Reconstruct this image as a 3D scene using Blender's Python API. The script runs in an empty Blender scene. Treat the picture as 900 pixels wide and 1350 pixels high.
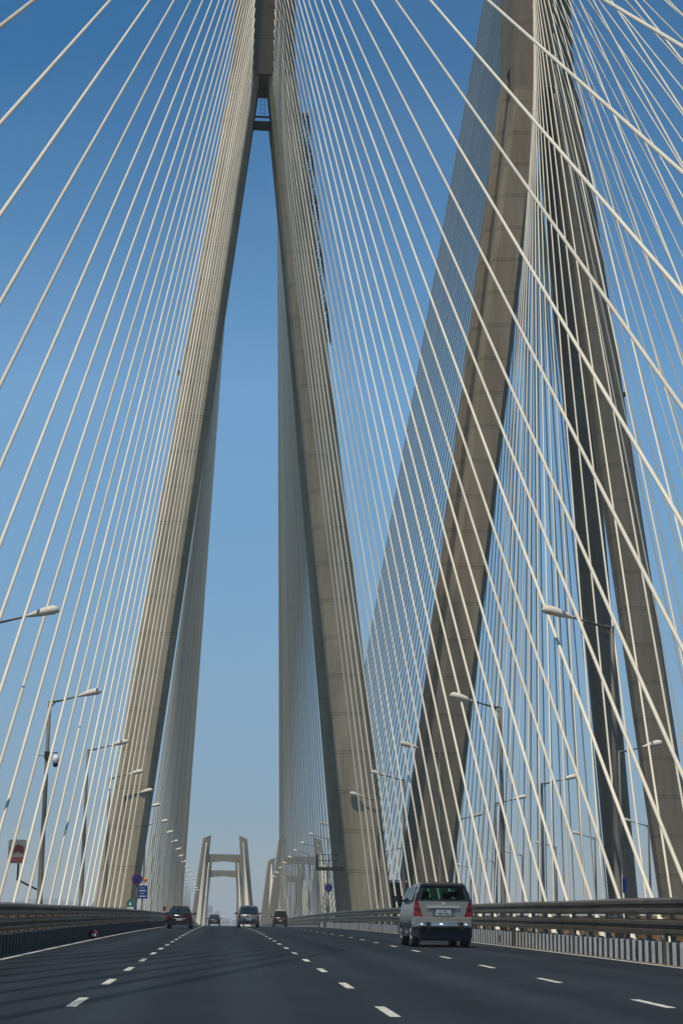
import bpy, bmesh, math, random
from math import pi, sin, cos, radians, sqrt, atan2
from mathutils import Vector, Matrix

SC = bpy.context.scene
COL = SC.collection
random.seed(7)

# ------------------------------------------------------------------ camera
EYE = 0.99
PITCH, YAW, ROLL = 0.2499, 0.0698, -0.0122
fwd = Vector((sin(YAW)*cos(PITCH), cos(YAW)*cos(PITCH), sin(PITCH)))
rgt = Vector((cos(YAW), -sin(YAW), 0))
upv = rgt.cross(fwd)
r2 = rgt*cos(ROLL) - upv*sin(ROLL)
u2 = rgt*sin(ROLL) + upv*cos(ROLL)
cam_d = bpy.data.cameras.new('camera')
cam = bpy.data.objects.new('camera', cam_d)
COL.objects.link(cam)
M = Matrix((( r2.x, u2.x, -fwd.x, 0), (r2.y, u2.y, -fwd.y, 0), (r2.z, u2.z, -fwd.z, EYE), (0, 0, 0, 1)))
cam.matrix_world = M
cam_d.sensor_fit = 'VERTICAL'
cam_d.sensor_height = 36.0
cam_d.lens = 36.0*2133.6/1350.0
cam_d.clip_start = 0.1
cam_d.clip_end = 60000
SC.camera = cam

# ------------------------------------------------------------------ world, sun, exposure
SUN_EL = radians(70)
SUN_DIR = Vector((-0.62, -0.78, 0)).normalized()*cos(SUN_EL) + Vector((0, 0, sin(SUN_EL)))
world = bpy.data.worlds.new('World')
SC.world = world
world.use_nodes = True
wn = world.node_tree
sky = wn.nodes.new('ShaderNodeTexSky')
sky.sky_type = 'NISHITA'
sky.sun_disc = False
sky.sun_elevation = SUN_EL
sky.sun_rotation = atan2(SUN_DIR.x, SUN_DIR.y)
sky.altitude = 0
sky.air_density = 1.0
sky.dust_density = 0.3
sky.ozone_density = 3.0
bg = wn.nodes['Background']
bg.inputs['Strength'].default_value = 0.12
hs = wn.nodes.new('ShaderNodeHueSaturation')
hs.inputs['Saturation'].default_value = 1.2
wn.links.new(sky.outputs['Color'], hs.inputs['Color'])
# haze-whitened lower sky: the clear-air sky is weighted by height above the horizon, the same all the way round
wtc = wn.nodes.new('ShaderNodeTexCoord')
wsx = wn.nodes.new('ShaderNodeSeparateXYZ')
wn.links.new(wtc.outputs['Generated'], wsx.inputs[0])
wr = wn.nodes.new('ShaderNodeValToRGB')
SKYW = [(0.0, [0.1626, 0.1925, 0.2499]), (0.063, [0.168, 0.205, 0.262]), (0.146, [0.285, 0.315, 0.32]), (0.317, [0.48, 0.525, 0.47]), (0.492, [0.15, 0.325, 0.345]), (0.75, [0.13, 0.29, 0.31])]
wr.color_ramp.elements[0].position = SKYW[0][0]; wr.color_ramp.elements[0].color = (*SKYW[0][1], 1)
wr.color_ramp.elements[1].position = SKYW[-1][0]; wr.color_ramp.elements[1].color = (*SKYW[-1][1], 1)
for p_, c_ in SKYW[1:-1]:
    e_ = wr.color_ramp.elements.new(p_); e_.color = (*c_, 1)
wn.links.new(wsx.outputs[2], wr.inputs[0])
wm = wn.nodes.new('ShaderNodeVectorMath'); wm.operation = 'MULTIPLY'
wn.links.new(hs.outputs['Color'], wm.inputs[0]); wn.links.new(wr.outputs[0], wm.inputs[1])
wm2 = wn.nodes.new('ShaderNodeVectorMath'); wm2.operation = 'SCALE'; wm2.inputs['Scale'].default_value = 2.5
wn.links.new(wm.outputs[0], wm2.inputs[0])
# faint uneven haze
wmp = wn.nodes.new('ShaderNodeMapping'); wmp.inputs['Scale'].default_value = (1.6, 1.6, 4.0)
wn.links.new(wtc.outputs['Generated'], wmp.inputs['Vector'])
wno = wn.nodes.new('ShaderNodeTexNoise'); wno.inputs['Scale'].default_value = 2.2; wno.inputs['Detail'].default_value = 4
wn.links.new(wmp.outputs[0], wno.inputs['Vector'])
wmr = wn.nodes.new('ShaderNodeMapRange')
wmr.inputs['From Min'].default_value = 0.3; wmr.inputs['From Max'].default_value = 0.75
wmr.inputs['To Min'].default_value = 0.0; wmr.inputs['To Max'].default_value = 0.10
wn.links.new(wno.outputs['Fac'], wmr.inputs['Value'])
wmx = wn.nodes.new('ShaderNodeMix'); wmx.data_type = 'RGBA'
wn.links.new(wmr.outputs[0], wmx.inputs['Factor'])
wn.links.new(wm2.outputs[0], wmx.inputs['A'])
wmx.inputs['B'].default_value = (3.6, 4.2, 4.9, 1)
wn.links.new(wmx.outputs['Result'], bg.inputs['Color'])
sun_d = bpy.data.lights.new('sun', 'SUN')
sun_d.energy = 4.2
sun_d.angle = radians(0.6)
sun_d.color = (1.0, 0.90, 0.74)
sun = bpy.data.objects.new('sun', sun_d)
COL.objects.link(sun)
sun.rotation_euler = SUN_DIR.to_track_quat('Z', 'Y').to_euler()
vs = SC.view_settings
vs.view_transform = 'Standard'
vs.look = 'None'
vs.exposure = 0.0
vs.gamma = 1.0
HAZE = 0.00026

# ------------------------------------------------------------------ materials
def mat(name, col, rough=0.6, metal=0.0, var=0.0, vscale=2.0, bump=0.0, bscale=20.0, streak=False, coord='Object',
        spec=0.5, trans=0.0, alpha=1.0, col2=None):
    m = bpy.data.materials.new(name)
    m.use_nodes = True
    nt = m.node_tree
    b = nt.nodes['Principled BSDF']
    b.inputs['Base Color'].default_value = (*col, 1)
    b.inputs['Roughness'].default_value = rough
    b.inputs['Metallic'].default_value = metal
    b.inputs['Specular IOR Level'].default_value = spec
    if trans: b.inputs['Transmission Weight'].default_value = trans
    if var or bump:
        tc = nt.nodes.new('ShaderNodeTexCoord')
        mp = nt.nodes.new('ShaderNodeMapping')
        nt.links.new(tc.outputs[coord], mp.inputs['Vector'])
        if streak: mp.inputs['Scale'].default_value = (1, 1, 0.12)
    if var:
        n = nt.nodes.new('ShaderNodeTexNoise')
        n.inputs['Scale'].default_value = vscale
        n.inputs['Detail'].default_value = 6
        n.inputs['Roughness'].default_value = 0.65
        nt.links.new(mp.outputs[0], n.inputs['Vector'])
        r = nt.nodes.new('ShaderNodeValToRGB')
        r.color_ramp.elements[0].position = 0.3
        r.color_ramp.elements[1].position = 0.7
        c2 = col2 if col2 else tuple(c*(1-var) for c in col)
        r.color_ramp.elements[0].color = (*c2, 1)
        r.color_ramp.elements[1].color = (*[min(1, c*(1+var*0.5)) for c in col], 1)
        nt.links.new(n.outputs['Fac'], r.inputs[0])
        nt.links.new(r.outputs[0], b.inputs['Base Color'])
    if bump:
        n2 = nt.nodes.new('ShaderNodeTexNoise')
        n2.inputs['Scale'].default_value = bscale
        n2.inputs['Detail'].default_value = 5
        nt.links.new(mp.outputs[0], n2.inputs['Vector'])
        bp = nt.nodes.new('ShaderNodeBump')
        bp.inputs['Strength'].default_value = bump
        bp.inputs['Distance'].default_value = 0.02
        nt.links.new(n2.outputs['Fac'], bp.inputs['Height'])
        nt.links.new(bp.outputs[0], b.inputs['Normal'])
    return m

def cable_mat():
    m = mat('cream_cable_sheath', (0.66, 0.595, 0.46), 0.45, var=0.16, vscale=0.35)
    nt = m.node_tree
    b = nt.nodes['Principled BSDF']
    oi = nt.nodes.new('ShaderNodeObjectInfo')
    tone = nt.nodes.new('ShaderNodeMapRange')
    tone.inputs['To Min'].default_value = 0.80; tone.inputs['To Max'].default_value = 1.14
    nt.links.new(oi.outputs['Random'], tone.inputs['Value'])
    src = b.inputs['Base Color'].links[0].from_socket
    vm = nt.nodes.new('ShaderNodeVectorMath'); vm.operation = 'SCALE'
    nt.links.new(src, vm.inputs[0]); nt.links.new(tone.outputs[0], vm.inputs['Scale'])
    nt.links.new(vm.outputs[0], b.inputs['Base Color'])
    tc = nt.nodes.new('ShaderNodeTexCoord')
    sx = nt.nodes.new('ShaderNodeSeparateXYZ')
    nt.links.new(tc.outputs['Object'], sx.inputs[0])
    at = nt.nodes.new('ShaderNodeMath'); at.operation = 'ARCTAN2'
    nt.links.new(sx.outputs[1], at.inputs[0]); nt.links.new(sx.outputs[0], at.inputs[1])
    mz = nt.nodes.new('ShaderNodeMath'); mz.operation = 'MULTIPLY_ADD'
    nt.links.new(sx.outputs[2], mz.inputs[0]); mz.inputs[1].default_value = 2*pi/0.42
    nt.links.new(at.outputs[0], mz.inputs[2])
    sn = nt.nodes.new('ShaderNodeMath'); sn.operation = 'SINE'
    nt.links.new(mz.outputs[0], sn.inputs[0])
    pw = nt.nodes.new('ShaderNodeMath'); pw.operation = 'GREATER_THAN'
    nt.links.new(sn.outputs[0], pw.inputs[0]); pw.inputs[1].default_value = 0.75
    bp = nt.nodes.new('ShaderNodeBump')
    bp.inputs['Strength'].default_value = 0.35
    bp.inputs['Distance'].default_value = 0.02
    nt.links.new(pw.outputs[0], bp.inputs['Height'])
    nt.links.new(bp.outputs[0], b.inputs['Normal'])
    return m

def asphalt_mat():
    m = mat('worn_asphalt', (0.045, 0.047, 0.050), 0.8, spec=0.14, bump=0.5, bscale=60, coord='Object')
    nt = m.node_tree
    b = nt.nodes['Principled BSDF']
    tc = nt.nodes.new('ShaderNodeTexCoord')
    mp = nt.nodes.new('ShaderNodeMapping')
    mp.inputs['Scale'].default_value = (1.0, 0.035, 1)
    nt.links.new(tc.outputs['Object'], mp.inputs['Vector'])
    n = nt.nodes.new('ShaderNodeTexNoise')
    n.inputs['Scale'].default_value = 0.9; n.inputs['Detail'].default_value = 8
    nt.links.new(mp.outputs[0], n.inputs['Vector'])
    n2 = nt.nodes.new('ShaderNodeTexNoise')
    n2.inputs['Scale'].default_value = 0.22; n2.inputs['Detail'].default_value = 4
    nt.links.new(tc.outputs['Object'], n2.inputs['Vector'])
    mx = nt.nodes.new('ShaderNodeMath'); mx.operation = 'MULTIPLY_ADD'
    nt.links.new(n2.outputs['Fac'], mx.inputs[0]); mx.inputs[1].default_value = 0.6
    nt.links.new(n.outputs['Fac'], mx.inputs[2])
    r = nt.nodes.new('ShaderNodeValToRGB')
    r.color_ramp.elements[0].position = 0.55; r.color_ramp.elements[1].position = 1.05
    r.color_ramp.elements[0].color = (0.0105, 0.0145, 0.0190, 1)
    r.color_ramp.elements[1].color = (0.019, 0.0245, 0.0310, 1)
    nt.links.new(mx.outputs[0], r.inputs[0])
    # polished wheel tracks and patches: tone by distance across the lane
    sxx = nt.nodes.new('ShaderNodeSeparateXYZ'); nt.links.new(tc.outputs['Object'], sxx.inputs[0])
    wv = nt.nodes.new('ShaderNodeMath'); wv.operation = 'MULTIPLY'; wv.inputs[1].default_value = 2*pi/1.62
    nt.links.new(sxx.outputs[0], wv.inputs[0])
    sn = nt.nodes.new('ShaderNodeMath'); sn.operation = 'SINE'; nt.links.new(wv.outputs[0], sn.inputs[0])
    n3 = nt.nodes.new('ShaderNodeTexNoise'); n3.inputs['Scale'].default_value = 14; n3.inputs['Detail'].default_value = 3
    nt.links.new(tc.outputs['Object'], n3.inputs['Vector'])
    k1 = nt.nodes.new('ShaderNodeMath'); k1.operation = 'MULTIPLY_ADD'; k1.inputs[1].default_value = 0.17; k1.inputs[2].default_value = 0.75
    nt.links.new(sn.outputs[0], k1.inputs[0])
    k2 = nt.nodes.new('ShaderNodeMath'); k2.operation = 'MULTIPLY_ADD'; k2.inputs[1].default_value = 0.5
    nt.links.new(n3.outputs['Fac'], k2.inputs[0]); nt.links.new(k1.outputs[0], k2.inputs[2])
    vm = nt.nodes.new('ShaderNodeVectorMath'); vm.operation = 'SCALE'
    nt.links.new(r.outputs[0], vm.inputs[0]); nt.links.new(k2.outputs[0], vm.inputs['Scale'])
    nt.links.new(vm.outputs[0], b.inputs['Base Color'])
    r2_ = nt.nodes.new('ShaderNodeMapRange')
    r2_.inputs['From Min'].default_value = 0.5; r2_.inputs['From Max'].default_value = 1.1
    r2_.inputs['To Min'].default_value = 0.88; r2_.inputs['To Max'].default_value = 0.68
    nt.links.new(mx.outputs[0], r2_.inputs['Value'])
    nt.links.new(r2_.outputs[0], b.inputs['Roughness'])
    return m

MT = {
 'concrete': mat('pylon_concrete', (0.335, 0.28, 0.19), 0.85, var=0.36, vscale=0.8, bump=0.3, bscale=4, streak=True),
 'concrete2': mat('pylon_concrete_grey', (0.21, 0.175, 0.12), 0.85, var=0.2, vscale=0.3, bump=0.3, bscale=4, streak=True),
 'concrete_head': mat('dark_head_concrete', (0.155, 0.125, 0.085), 0.88, var=0.3, vscale=0.6, bump=0.3, bscale=4, streak=True),  # darker, browner base colour than the legs, over the whole head
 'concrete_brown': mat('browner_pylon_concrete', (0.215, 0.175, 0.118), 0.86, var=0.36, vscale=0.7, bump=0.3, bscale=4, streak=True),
 'joint': mat('construction_joint', (0.12, 0.11, 0.09), 0.9),
 'cable': cable_mat(),
 'asphalt': asphalt_mat(),
 'deck': mat('deck_concrete', (0.28, 0.26, 0.23), 0.9, var=0.25, vscale=0.6),
 'paint': mat('road_paint', (0.52, 0.505, 0.44), 0.75, var=0.45, vscale=9, col2=(0.20, 0.20, 0.18), bump=0.3, bscale=40),
 'grit': mat('roadside_grit', (0.10, 0.075, 0.045), 0.95, var=0.55, vscale=4, bump=0.5, bscale=30),
 'kerb_grimy': mat('kerb_grimy_paint', (0.075, 0.072, 0.066), 0.85, var=0.4, vscale=3),
 'kerb_white': mat('kerb_white_paint', (0.58, 0.57, 0.53), 0.8, var=0.35, vscale=3, bump=0.3, bscale=15),
 'kerb_dark': mat('kerb_bare_concrete', (0.035, 0.03, 0.026), 0.9, var=0.3, vscale=3),
 'rail': mat('galvanised_rail', (0.15, 0.105, 0.062), 0.38, metal=0.5, var=0.45, vscale=1.1, bump=0.2, bscale=3),
 'post': mat('rail_post_steel', (0.15, 0.14, 0.125), 0.55, metal=0.4, var=0.3, vscale=3),
 'parapet': mat('rusty_parapet', (0.34, 0.18, 0.055), 0.85, var=0.55, vscale=1.6),
 'lamp_steel': mat('lamp_pole_steel', (0.115, 0.105, 0.09), 0.6, metal=0.1, var=0.2, vscale=1.2, streak=True),
 'lamp_head': mat('lamp_housing', (0.60, 0.55, 0.46), 0.65, var=0.12, vscale=4),
 'lamp_lens': mat('lamp_lens', (0.42, 0.42, 0.40), 0.25),
 'black': mat('black_rubber', (0.015, 0.015, 0.016), 0.7),
 'dark_steel': mat('dark_painted_steel', (0.035, 0.03, 0.028), 0.6, metal=0.2),
 'blue': mat('sign_blue', (0.01, 0.03, 0.20), 0.45),
 'red': mat('sign_red', (0.24, 0.015, 0.015), 0.45),
 'darkred': mat('sign_dark_red', (0.10, 0.012, 0.012), 0.5),
 'white': mat('sign_white', (0.72, 0.72, 0.70), 0.5),
 'grey_panel': mat('sign_back_grey', (0.30, 0.31, 0.32), 0.5),
 'green': mat('sign_green', (0.01, 0.16, 0.10), 0.5),
 'signplate': mat('sign_pale_face', (0.22, 0.215, 0.21), 0.5, var=0.2, vscale=5),
 'orange': mat('orange_lamp', (0.65, 0.18, 0.02), 0.4),
 'cabin': mat('cabin_navy_paint', (0.010, 0.018, 0.045), 0.55, var=0.3, vscale=3),
 'silver': mat('silver_beige_paint', (0.32, 0.315, 0.29), 0.26, metal=0.5, var=0.06, vscale=2),
 'silver2': mat('grey_silver_paint', (0.17, 0.175, 0.175), 0.30, metal=0.45, var=0.06, vscale=2),
 'maroon': mat('maroon_paint', (0.016, 0.002, 0.004), 0.22, spec=0.6),
 'darkcar': mat('dark_brown_paint', (0.045, 0.022, 0.02), 0.25, spec=0.6),
 'carblack': mat('black_paint', (0.012, 0.012, 0.014), 0.25, spec=0.6),
 'yellow': mat('taxi_yellow', (0.42, 0.24, 0.02), 0.35),
 'glass': mat('dark_car_glass', (0.012, 0.020, 0.020), 0.06, spec=0.7),
 'tailred': mat('tail_lamp_red', (0.20, 0.006, 0.008), 0.15, spec=0.6),
 'chrome': mat('chrome', (0.80, 0.79, 0.77), 0.10, metal=1.0),
 'plate': mat('number_plate', (0.42, 0.45, 0.44), 0.4),
 'hill': mat('far_hill', (0.07, 0.09, 0.06), 1.0, var=0.3, vscale=0.01),
 'tower_block': mat('far_tower_block', (0.30, 0.30, 0.30), 0.9, var=0.15, vscale=0.05),
}
# see-through tinted rear glass of the people carrier
def tinted():
    m = bpy.data.materials.new('green_tinted_glass'); m.use_nodes = True
    nt = m.node_tree
    b = nt.nodes['Principled BSDF']
    b.inputs['Base Color'].default_value = (0.30, 0.50, 0.45, 1)
    b.inputs['Roughness'].default_value = 0.02
    b.inputs['Transmission Weight'].default_value = 1.0
    b.inputs['IOR'].default_value = 1.02
    return m
MT['tint'] = tinted()
def water():
    m = mat('sea_water', (0.02, 0.05, 0.07), 0.18, bump=0.6, bscale=0.4)
    return m
MT['sea'] = water()

# ------------------------------------------------------------------ mesh helpers
class MB:
    def __init__(s): s.v = []; s.f = []; s.m = []; s.sm = []
    def add(s, vs, fs, mi=0, smooth=False):
        o = len(s.v); s.v += [tuple(v) for v in vs]
        for f in fs:
            s.f.append(tuple(i+o for i in f)); s.m.append(mi); s.sm.append(smooth)
    def box(s, x0, x1, y0, y1, z0, z1, mi=0):
        s.add([(x0,y0,z0),(x1,y0,z0),(x1,y1,z0),(x0,y1,z0),(x0,y0,z1),(x1,y0,z1),(x1,y1,z1),(x0,y1,z1)],
              [(0,3,2,1),(4,5,6,7),(0,1,5,4),(1,2,6,5),(2,3,7,6),(3,0,4,7)], mi)
    def loft(s, rings, mi=0, smooth=False, cap=True, closed=True):
        n = len(rings[0]); vs = [p for r in rings for p in r]; fs = []
        for k in range(len(rings)-1):
            for j in range(n if closed else n-1):
                a = k*n+j; b = k*n+(j+1) % n
                fs.append((a, b, b+n, a+n))
        if cap and closed:
            fs.append(tuple(reversed(range(n)))); fs.append(tuple(range((len(rings)-1)*n, len(rings)*n)))
        s.add(vs, fs, mi, smooth)
    def tube(s, p, q, r0, r1=None, n=8, mi=0, smooth=True):
        p, q = Vector(p), Vector(q); r1 = r0 if r1 is None else r1
        d = (q-p).normalized(); a = d.orthogonal().normalized(); b = d.cross(a)
        rg = []
        for c, r in ((p, r0), (q, r1)):
            rg.append([c+a*(r*cos(2*pi*k/n))+b*(r*sin(2*pi*k/n)) for k in range(n)])
        s.loft(rg, mi, smooth)
    def bar(s, p, q, w, h, mi=0, up=(0,0,1)):
        p, q = Vector(p), Vector(q); d = (q-p).normalized(); u = Vector(up)
        if abs(d.dot(u)) > .95: u = Vector((0,1,0))
        a = d.cross(u).normalized()*w/2; b = a.normalized().cross(d).normalized()*h/2
        s.loft([[c-a-b, c+a-b, c+a+b, c-a+b] for c in (p, q)], mi)
    def disc(s, c, r, y0, y1, n=24, mi=0, mi2=None):   # disc facing -Y
        a = [(c[0]+r*cos(2*pi*k/n), c[1]+y0, c[2]+r*sin(2*pi*k/n)) for k in range(n)]
        b = [(x, c[1]+y1, z) for x, _, z in a]
        s.loft([a, b], mi)
    def ell(s, c, rx, ry, rz, n=12, m=8, mi=0):
        rings = []
        for i in range(1, m):
            t = pi*i/m
            rings.append([(c[0]+rx*sin(t)*cos(2*pi*k/n), c[1]+ry*sin(t)*sin(2*pi*k/n), c[2]-rz*cos(t)) for k in range(n)])
        s.loft(rings, mi, True)
    def mesh(s, name, mats):
        me = bpy.data.meshes.new(name); me.from_pydata(s.v, [], s.f)
        for m in mats: me.materials.append(MT[m] if isinstance(m, str) else m)
        me.polygons.foreach_set('material_index', s.m)
        me.polygons.foreach_set('use_smooth', s.sm)
        bm = bmesh.new(); bm.from_mesh(me); bmesh.ops.recalc_face_normals(bm, faces=bm.faces); bm.to_mesh(me); bm.free()
        me.update()
        return me
    def build(s, name, mats, parent=None, **kw):
        if isinstance(mats, str): mats = [mats]
        o = bpy.data.objects.new(name, s.mesh(name, mats)); COL.objects.link(o)
        if parent is not None: o.parent = parent
        tag(o, **kw)
        return o
def tag(o, label=None, cat=None, group=None, kind=None):
    if label: o['label'] = label
    if cat: o['category'] = cat
    if group: o['group'] = group
    if kind: o['kind'] = kind
def thing(name, loc, label, cat, group=None, rz=0.0):
    o = bpy.data.objects.new(name, None); COL.objects.link(o)
    o.empty_display_size = 0.2
    o.location = loc; o.rotation_euler = (0, 0, rz)
    tag(o, label, cat, group)
    return o
def inst(name, me, parent, loc=(0,0,0), rot=None, label=None):
    o = bpy.data.objects.new(name, me); COL.objects.link(o)
    o.parent = parent; o.location = loc
    if rot is not None:
        o.rotation_mode = 'QUATERNION'; o.rotation_quaternion = rot
    if label: o['label'] = label
    return o
KIDS = {}
def copy_tree(o, parent=None):
    c = o.copy(); COL.objects.link(c); c.parent = parent
    for ch in list(o.children): copy_tree(ch, c)
    return c

# ------------------------------------------------------------------ the road's shape (m)
KC, GR, YT = 5.4e-5, 0.009, 330.0
def zr(y):
    if y > YT:
        return GR*YT - KC*YT*YT/2 + (GR-KC*YT)*(y-YT)
    return GR*y - KC*y*y/2
RDZ = -1.0                                   # the other carriageway lies a metre lower
def kerb_l(y): return -4.55
def kerb_r(y): return 9.03 + 0.0072*min(y, 170)
def ys(a, b, st):
    n = max(1, int(round((b-a)/st)))
    return [a+(b-a)*k/n for k in range(n+1)]
def sheet(xl, xr, y0, y1, st, dz, t, mats, name, **kw):
    b = MB(); rings = []
    for y in ys(y0, y1, st):
        a, c = (xl(y) if callable(xl) else xl), (xr(y) if callable(xr) else xr)
        z = zr(y)+dz
        rings.append([(a,y,z-t),(c,y,z-t),(c,y,z),(a,y,z)])
    b.loft(rings)
    return b.build(name, mats, **kw)

# ------------------------------------------------------------------ setting
sea_b = MB(); sea_b.add([(-6000,-800,-22),(6000,-800,-22),(6000,9000,-22),(-6000,9000,-22)], [(0,1,2,3)])
sea_b.build('sea', 'sea', kind='structure')
sheet(-10.4, 14.6, -60, 900, 12, -0.008, 1.6, 'deck', 'bridge_deck', kind='structure')
sheet(18.0, 43.0, -60, 900, 12, RDZ-0.008, 1.6, 'deck', 'bridge_deck', kind='structure')
road = sheet(kerb_l, kerb_r, -40, 900, 6, 0.0, 0.004, 'asphalt', 'road', kind='structure')
sheet(22.5, 37.5, -40, 900, 12, RDZ, 0.004, 'asphalt', 'road', kind='structure')
def strip(f, w, y0, y1, st=4):
    b = MB(); rings = []
    for y in ys(y0, y1, st):
        x = f(y); z = zr(y)+0.004
        rings.append([(x-w/2,y,z-0.003),(x+w/2,y,z-0.003),(x+w/2,y,z),(x-w/2,y,z)])
    b.loft(rings); return b
strip(lambda y: -4.22, 0.17, -10, 500).build('edge_line', 'paint', road)
strip(lambda y: kerb_r(y)-0.34, 0.13, -10, 500).build('edge_line', 'paint', road)
def grit(fa, fb):
    b = MB(); rn = random.Random(8); rings = []
    for y in ys(2, 300, 0.7):
        z = zr(y)+0.0035; a = fa(y); c = fb(y)+rn.uniform(-.05, .05)
        lo, hi = min(a, c), max(a, c)
        rings.append([(lo,y,z-.003),(hi,y,z-.003),(hi,y,z),(lo,y,z)])
    b.loft(rings); return b
grit(lambda y: kerb_l(y)+.02, lambda y: kerb_l(y)+.20).build('grit_strip', 'grit', road)
grit(lambda y: kerb_r(y)-.02, lambda y: kerb_r(y)-.22).build('grit_strip', 'grit', road)
def lane1(y): return -1.49
def lane2(y): return 1.64+0.0045*min(y, 90)
def lane3(y): return 4.75+0.0105*min(y, 75)
for f, y0, per, n in ((lane1, 18.3, 5.08, 52), (lane2, 17.06, 5.82, 46), (lane3, 19.0, 6.32, 42)):
    for k in range(n):
        yc = y0+per*k
        ln = 1.7
        strip(f, 0.107, yc-ln/2, yc+ln/2, 1.0).build('lane_dash', 'paint', road)

# ------------------------------------------------------------------ crash barriers
def wbeam(fx, side, z0, h, y0, y1, st=4):
    """corrugated two-wave beam; side=+1 faces +x"""
    prof = [(0.0,0.0),(0.035,0.10),(0.075,0.16),(0.075,0.36),(0.03,0.44),(0.0,0.48),(0.0,0.53),(0.03,0.58),(0.075,0.66),(0.075,0.86),(0.035,0.93),(0.0,1.0)]
    back = [(-0.012, 1.0), (-0.012, 0.0)]
    b = MB(); rings = []
    for y in ys(y0, y1, st):
        x = fx(y); z = zr(y)+z0
        w = random.uniform(-0.008, 0.008); dx = random.uniform(-0.008, 0.008)
        rings.append([(x+side*(p+dx), y, z+q*h+w) for p, q in prof+back])
    b.loft(rings); return b
def barrier(fx, side, zs, kz, label, y0, y1, ribbed):
    t = thing('crash_barrier', (0,0,0), label, 'barrier')
    for z0, h in zs:
        wbeam(fx, side, z0, h, y0, y1).build('guard_rail', 'rail', t)
    # kerb wall of upright blocks, alternately painted white and left dark
    for white in (0, 1):
        b = MB()
        st = 0.285
        n = int(170/st)
        for k in range(n):
            if k % 2 != white: continue
            y = 4+k*st
            x = fx(y); z = zr(y)
            pr = 0.05 if white else (0.046 if ribbed else 0.02)
            hh = kz+(0.012 if white else 0)+random.uniform(-0.006, 0.006)
            xa, xb = x-side*0.26, x+side*pr
            b.box(min(xa, xb), max(xa, xb), y+0.008, y+st-0.008, z-0.01, z+hh)
        b.build('painted_kerb_blocks' if white else 'bare_kerb_blocks', ('kerb_white' if ribbed else 'kerb_grimy') if white else 'kerb_dark', t, kind='stuff')
    b = MB(); rings = []
    for y in ys(y0, y1, 6):
        x = fx(y)-side*0.02; z = zr(y); xb = x-side*0.22
        rings.append([(xb,y,z-.02),(x,y,z-.02),(x,y,z+kz-0.02),(xb,y,z+kz-0.02)])
    b.loft(rings); b.build('kerb_core', 'deck', t)
    zt = max(z0+h for z0, h in zs)
    pb = MB()
    pb.box(-0.05, 0.05, -0.045, 0.045, 0, zt-kz-0.03)
    for z0, h in zs: pb.box(-0.03+side*0.02, 0.03+side*0.06, -0.05, 0.05, z0-kz+h*0.3, z0-kz+h*0.62)
    pm = pb.mesh('rail_post', ['post'])
    y = 12.0
    while y < 320:
        inst('rail_post', pm, t, (fx(y)-side*0.08, y, zr(y)+kz-0.02))
        y += 2.0 if y < 130 else 4.0
    b = MB(); y = 9.0
    while y < 150:
        x = fx(y)
        for z0, h in zs:
            z = zr(y)+z0
            b.box(x+side*.055 if side > 0 else x-.085, x+.085 if side > 0 else x-.055, y-.17, y+.17, z+h*.20, z+h*.33)
            b.box(x+side*.055 if side > 0 else x-.085, x+.085 if side > 0 else x-.055, y-.17, y+.17, z+h*.69, z+h*.82)
            for q in (-.11, 0, .11):
                b.box(x-.02 if side > 0 else x-.035, x+.035 if side > 0 else x+.02, y+q-.015, y+q+.015, z+h*.49, z+h*.52)
        y += 4.0
    b.build('splice_plates', 'rail', t, kind='stuff')
    b = MB(); y = 17.6
    while y < 150:
        x = fx(y); z = zr(y); xa = x+side*.056
        b.box(min(x, xa), max(x, xa), y, y+.17, z+.10, z+.30); y += 19.0
    b.build('drain_holes', 'black', t, kind='stuff')
    b = MB(); y = 15.5 if ribbed else 120
    while y < 150:
        x = fx(y); z = zr(y); xa = x+side*.09
        b.box(min(x, xa), max(x, xa), y, y+.09, z, z+kz+.16); y += 9.3
    b.build('reflector_stakes', 'post', t, kind='stuff')
    # small bracket bolts sitting on the kerb top
    b = MB(); y = 12.5
    while y < 110:
        x = fx(y); z = zr(y)+kz
        b.box(x-side*0.02-0.05, x-side*0.02+0.05, y-0.06, y+0.06, z, z+0.05); y += 1.0
    b.build('kerb_brackets', 'post', t, kind='stuff')
    return t
barrier(kerb_l, 1, ((0.50, 0.26), (0.83, 0.26)), 0.41, 'low dark crash barrier along the left edge of the road, under the left cables', 2, 620, False)
barrier(kerb_r, -1, ((0.58, 0.34), (1.01, 0.35)), 0.44, 'crash barrier along the right edge of the road with black and white striped kerb', 2, 620, True)

def parapet(x, y0, y1, dz, label):
    t = thing('deck_parapet', (0,0,0), label, 'parapet')
    b = MB(); rings = []
    for y in ys(y0, y1, 8):
        z = zr(y)+dz
        rings.append([(x-.12,y,z-.05),(x+.12,y,z-.05),(x+.09,y,z+.98),(x-.09,y,z+.98)])
    b.loft(rings); b.build('parapet_wall', 'parapet', t)
    b = MB()
    for k, y in enumerate(ys(y0, 260, 1.4)):
        z = zr(y)+dz
        b.box(x-.16, x+.16, y-.09, y+.09, z, z+1.0)
    b.build('parapet_ribs', 'post', t, kind='stuff')
parapet(-6.9, 4, 620, 0, 'rust brown railing wall between the left barrier and the left cables')
parapet(14.3, 4, 620, 0, 'rust brown parapet behind the right barrier, on the outer edge of the near deck')
parapet(18.3, 4, 620, RDZ, 'low parapet on the left edge of the other carriageway')
parapet(42.7, 4, 620, RDZ, 'low parapet on the far right edge of the other carriageway')

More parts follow.
